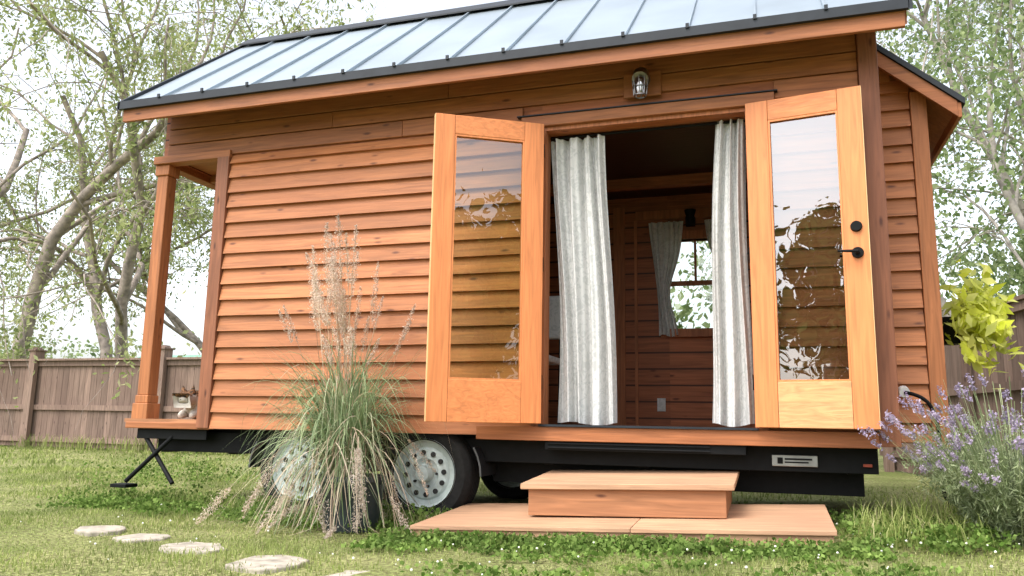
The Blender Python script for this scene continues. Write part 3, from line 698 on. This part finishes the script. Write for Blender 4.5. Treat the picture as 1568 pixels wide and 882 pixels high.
def make_tree(name,base,trunks,L,r,kids,seed,leaf,nleaf,lsize,bark,upb=.06,droop=.1,curl=.16,strand=0.,spread=.22,aspect=.4,skip=.2):
    E=empty(name); t=Tree(seed); rng=np.random.default_rng(seed)
    for (dx,dy) in trunks: t.grow(Vector(base),Vector((dx,dy,1)).normalized(),L,r,0,3,kids,curl,upb,droop)
    me=bpy.data.meshes.new('trunk'); me.from_pydata([tuple(v) for v in t.tv],[],t.tf); link('trunk_and_branches',me,bark,E,smooth=True)
    C=[]
    for pts in t.tips:
        if rng.random()<skip: continue
        A=np.array([tuple(p) for p in pts]); n=int(nleaf*rng.uniform(.2,1.6)); idx=rng.random(n)*(len(A)-1); i0=idx.astype(int); fr=(idx-i0)[:,None]
        P=A[i0]*(1-fr)+A[np.minimum(i0+1,len(A)-1)]*fr+rng.normal(size=(n,3))*spread*rng.uniform(.4,1.0)
        if strand:
            k=rng.integers(0,4,n); st_=rng.normal(size=(4,2))*spread*1.2; dl=rng.random(n)*strand*rng.uniform(.3,1.2)
            Ps=A[(k*(len(A)-1)//4)]+np.stack([st_[k,0],st_[k,1],-dl],1)+rng.normal(size=(n,3))*.05
            m_=rng.random(n)<.6; P=np.where(m_[:,None],Ps,P)
        C.append(P)
    C=np.concatenate(C); V,F=leaves(C,lsize,rng,aspect=aspect,hang=1.0 if strand else .2); link('crown_leaves',np_mesh('crown_leaves',V,F),leaf,E)
make_tree('willow_tree',(-17.6,9.5,0),[(-.10,0),(.28,.1)],10.0,.20,[8,6,4],11,M['willow'],66,.06,M['bark'],strand=.8,droop=.10,curl=.2,spread=.2)
make_tree('willow_tree',(-15.6,11.0,0),[(.05,0),(-.28,.1)],9.5,.17,[7,6,4],23,M['willow'],62,.06,M['bark'],strand=.8,droop=.10,curl=.2,spread=.2)
make_tree('willow_tree',(-14.0,14.5,0),[(-.12,0),(.16,0)],8.5,.13,[7,5,4],35,M['willow'],54,.06,M['bark'],strand=.8,droop=.10,curl=.2,spread=.2)
make_tree('weeping_birch_tree',(3.3,7.8,0),[(0,0),(.2,.2)],6.8,.10,[9,7,5],5,M['birch'],38,.045,M['birchbark'],strand=1.6,droop=.22,aspect=.6)
make_tree('weeping_birch_tree',(5.4,11.5,0),[(-.15,0)],9,.13,[10,7,5],15,M['birch'],50,.055,M['birchbark'],strand=1.6,droop=.22,aspect=.6)
make_tree('garden_tree',(-6.0,-24,0),[(0,0),(.2,0)],5.2,.22,[8,6,4],51,M['hedge'],44,.15,M['bark'],spread=.4,aspect=.6,skip=.45)
make_tree('garden_tree',(14.0,-20,0),[(0,0),(-.2,0)],5.5,.25,[8,6,4],52,M['hedge'],60,.18,M['bark'],spread=.5,aspect=.6)
def cloud(name,vols,n,size,mat):
    C=[]
    for (cx_,cy_,cz_,rx,ry,rz,k) in vols:
        for _ in range(k):
            v=RNG.normal(size=3); v/=np.linalg.norm(v); v*=RNG.random()**.4; c0=np.array([cx_,cy_,cz_])+v*[rx,ry,rz]
            C.append(c0+RNG.normal(size=(n,3))*RNG.uniform(.15,.45))
    C=np.concatenate(C); C=C[C[:,2]>.05]; V,F=leaves(C,size,aspect=.6); link(name,np_mesh(name,V,F),mat)
cloud('distant_trees',[(-1.5,13,2.4,4,1.5,2.3,40),(7,15,3,4,2,3,60),(-30,20,1.8,7,2,2.2,70),(-17,19,1.4,6,1.5,1.6,40)],80,.10,M['birch'])
cloud('shrubs',[(-16,8.6,1.3,1.2,.5,1.0,22),(-12.6,8.9,1.0,2.2,.4,1.0,22),(-20.5,8.6,1.2,1.5,.4,1.1,16)],80,.06,M['willow'])
NH=empty('neighbour_house')
mb=MB(); mb.box(-30,-20,24,32,0,2.2); mb.obj('walls',plain('neighbour_wall',(.45,.45,.42),rough=.9),NH)
mb=MB(); mb.prism([(23.6,2.1),(28,3.7),(32.4,2.1),(32.4,1.9),(23.6,1.9)],'x',-30.4,-19.6); mb.obj('roof',plain('green_roof',(.16,.30,.22),rough=.7),NH)
mb=MB(); 
for x in (-28,-25,-22): mb.box(x,x+1,23.97,23.995,1,1.8)
mb.obj('windows',M['dark'],NH)
# ------------------------------------------------------------ cat crouching on the porch
CT=empty('cat'); cx,cy,cz=-4.14,.12,.625; CS=1.12
def skin(name,verts,edges,rad,mat,parent,sub=2,root=0):
    me=bpy.data.meshes.new(name); me.from_pydata(verts,edges,[]); o=link(name,me,mat,parent)
    o.modifiers.new('s','SKIN').use_smooth_shade=True
    for i,r in enumerate(rad):
        r=r if isinstance(r,tuple) else (r,r); me.skin_vertices[0].data[i].radius=(r[0]*CS,r[1]*CS)
    me.skin_vertices[0].data[root].use_root=True
    sb=o.modifiers.new('u','SUBSURF'); sb.levels=sub; sb.render_levels=sub; return o
def furmat(name,zc,amt,thr=0.):
    m,ntc,b=newmat(name); tc=nd(ntc,'ShaderNodeTexCoord'); n1=nd(ntc,'ShaderNodeTexNoise'); n1.inputs['Scale'].default_value=13; n1.inputs['Detail'].default_value=3; ntc.links.new(tc.outputs['Object'],n1.inputs[0])
    n2=nd(ntc,'ShaderNodeTexNoise'); n2.inputs['Scale'].default_value=70; ntc.links.new(tc.outputs['Object'],n2.inputs[0])
    sx=nd(ntc,'ShaderNodeSeparateXYZ'); ntc.links.new(tc.outputs['Object'],sx.inputs[0])
    ma=nd(ntc,'ShaderNodeMath',operation='MULTIPLY_ADD'); ntc.links.new(sx.outputs[2],ma.inputs[0]); ma.inputs[1].default_value=6; ma.inputs[2].default_value=.5-zc*6
    mb_=nd(ntc,'ShaderNodeMath',operation='MULTIPLY_ADD'); ntc.links.new(n1.outputs[0],mb_.inputs[0]); mb_.inputs[1].default_value=amt; ntc.links.new(ma.outputs[0],mb_.inputs[2])
    c=mixc(ntc,ramp(ntc,n2.outputs[0],.4,.6),(.05,.038,.03),(.24,.12,.06)); c=mixc(ntc,ramp(ntc,mb_.outputs[0],.5+amt*.5,.56+amt*.5),(.48,.44,.39),c)
    ntc.links.new(c,b.inputs['Base Color']); b.inputs['Roughness'].default_value=.95; b.inputs['Specular IOR Level'].default_value=.1
    bp=nd(ntc,'ShaderNodeBump'); bp.inputs['Strength'].default_value=.5; bp.inputs['Distance'].default_value=.01; ntc.links.new(n2.outputs[0],bp.inputs['Height']); ntc.links.new(bp.outputs[0],b.inputs['Normal'])
    return m
A=lambda *p:(cx+p[0]*CS,cy+p[1]*CS,cz+p[2]*CS)
fur=furmat('calico_fur_body',A(0,0,.055)[2],1.2); furh=furmat('calico_fur_head',A(0,0,.145)[2],.6)
vs=[A(.03,.26,.085),A(.015,.16,.095),A(0,.06,.095),A(0,0,.105),A(0,-.03,.125),
    A(-.045,.0,.045),A(-.045,-.06,.018),A(.045,.0,.045),A(.045,-.06,.018),
    A(-.06,.24,.06),A(-.08,.16,.03),A(-.075,.11,.016),A(.09,.24,.06),A(.095,.16,.03),A(.09,.11,.016),
    A(.05,.33,.045),A(.13,.34,.02),A(.17,.26,.018),A(.16,.16,.016)]
ed=[(0,1),(1,2),(2,3),(3,4),(2,5),(5,6),(2,7),(7,8),(0,9),(9,10),(10,11),(0,12),(12,13),(13,14),(0,15),(15,16),(16,17),(17,18)]
skin('body',vs,ed,[.080,.084,.078,.066,.05,.036,.020,.036,.020,.045,.03,.018,.045,.03,.018,.022,.016,.015,.012],fur,CT,root=1)
skin('head',[A(0,-.02,.142),A(.0,-.062,.142),A(.006,-.094,.129),A(.010,-.110,.123)],[(0,1),(1,2),(2,3)],[(.056,.048),(.060,.050),(.033,.024),(.015,.012)],furh,CT,root=1)
mb=MB()
for s in (-1,1): mb.cyl(A(s*.032,-.045,.170),A(s*.044,-.046,.222),.026*CS,.002,8)
mb.obj('ears',furh,CT)
mb=MB()
for s in (-1,1): mb.lathe([(0,-.007),(.006,-.004),(.007,0),(.006,.004),(0,.007)],A(s*.023+.002,-.101,.150),'z',10)
mb.lathe([(0,-.004),(.005,0),(0,.004)],A(.010,-.122,.128),'z',8); mb.obj('eyes_and_nose',M['black'],CT)
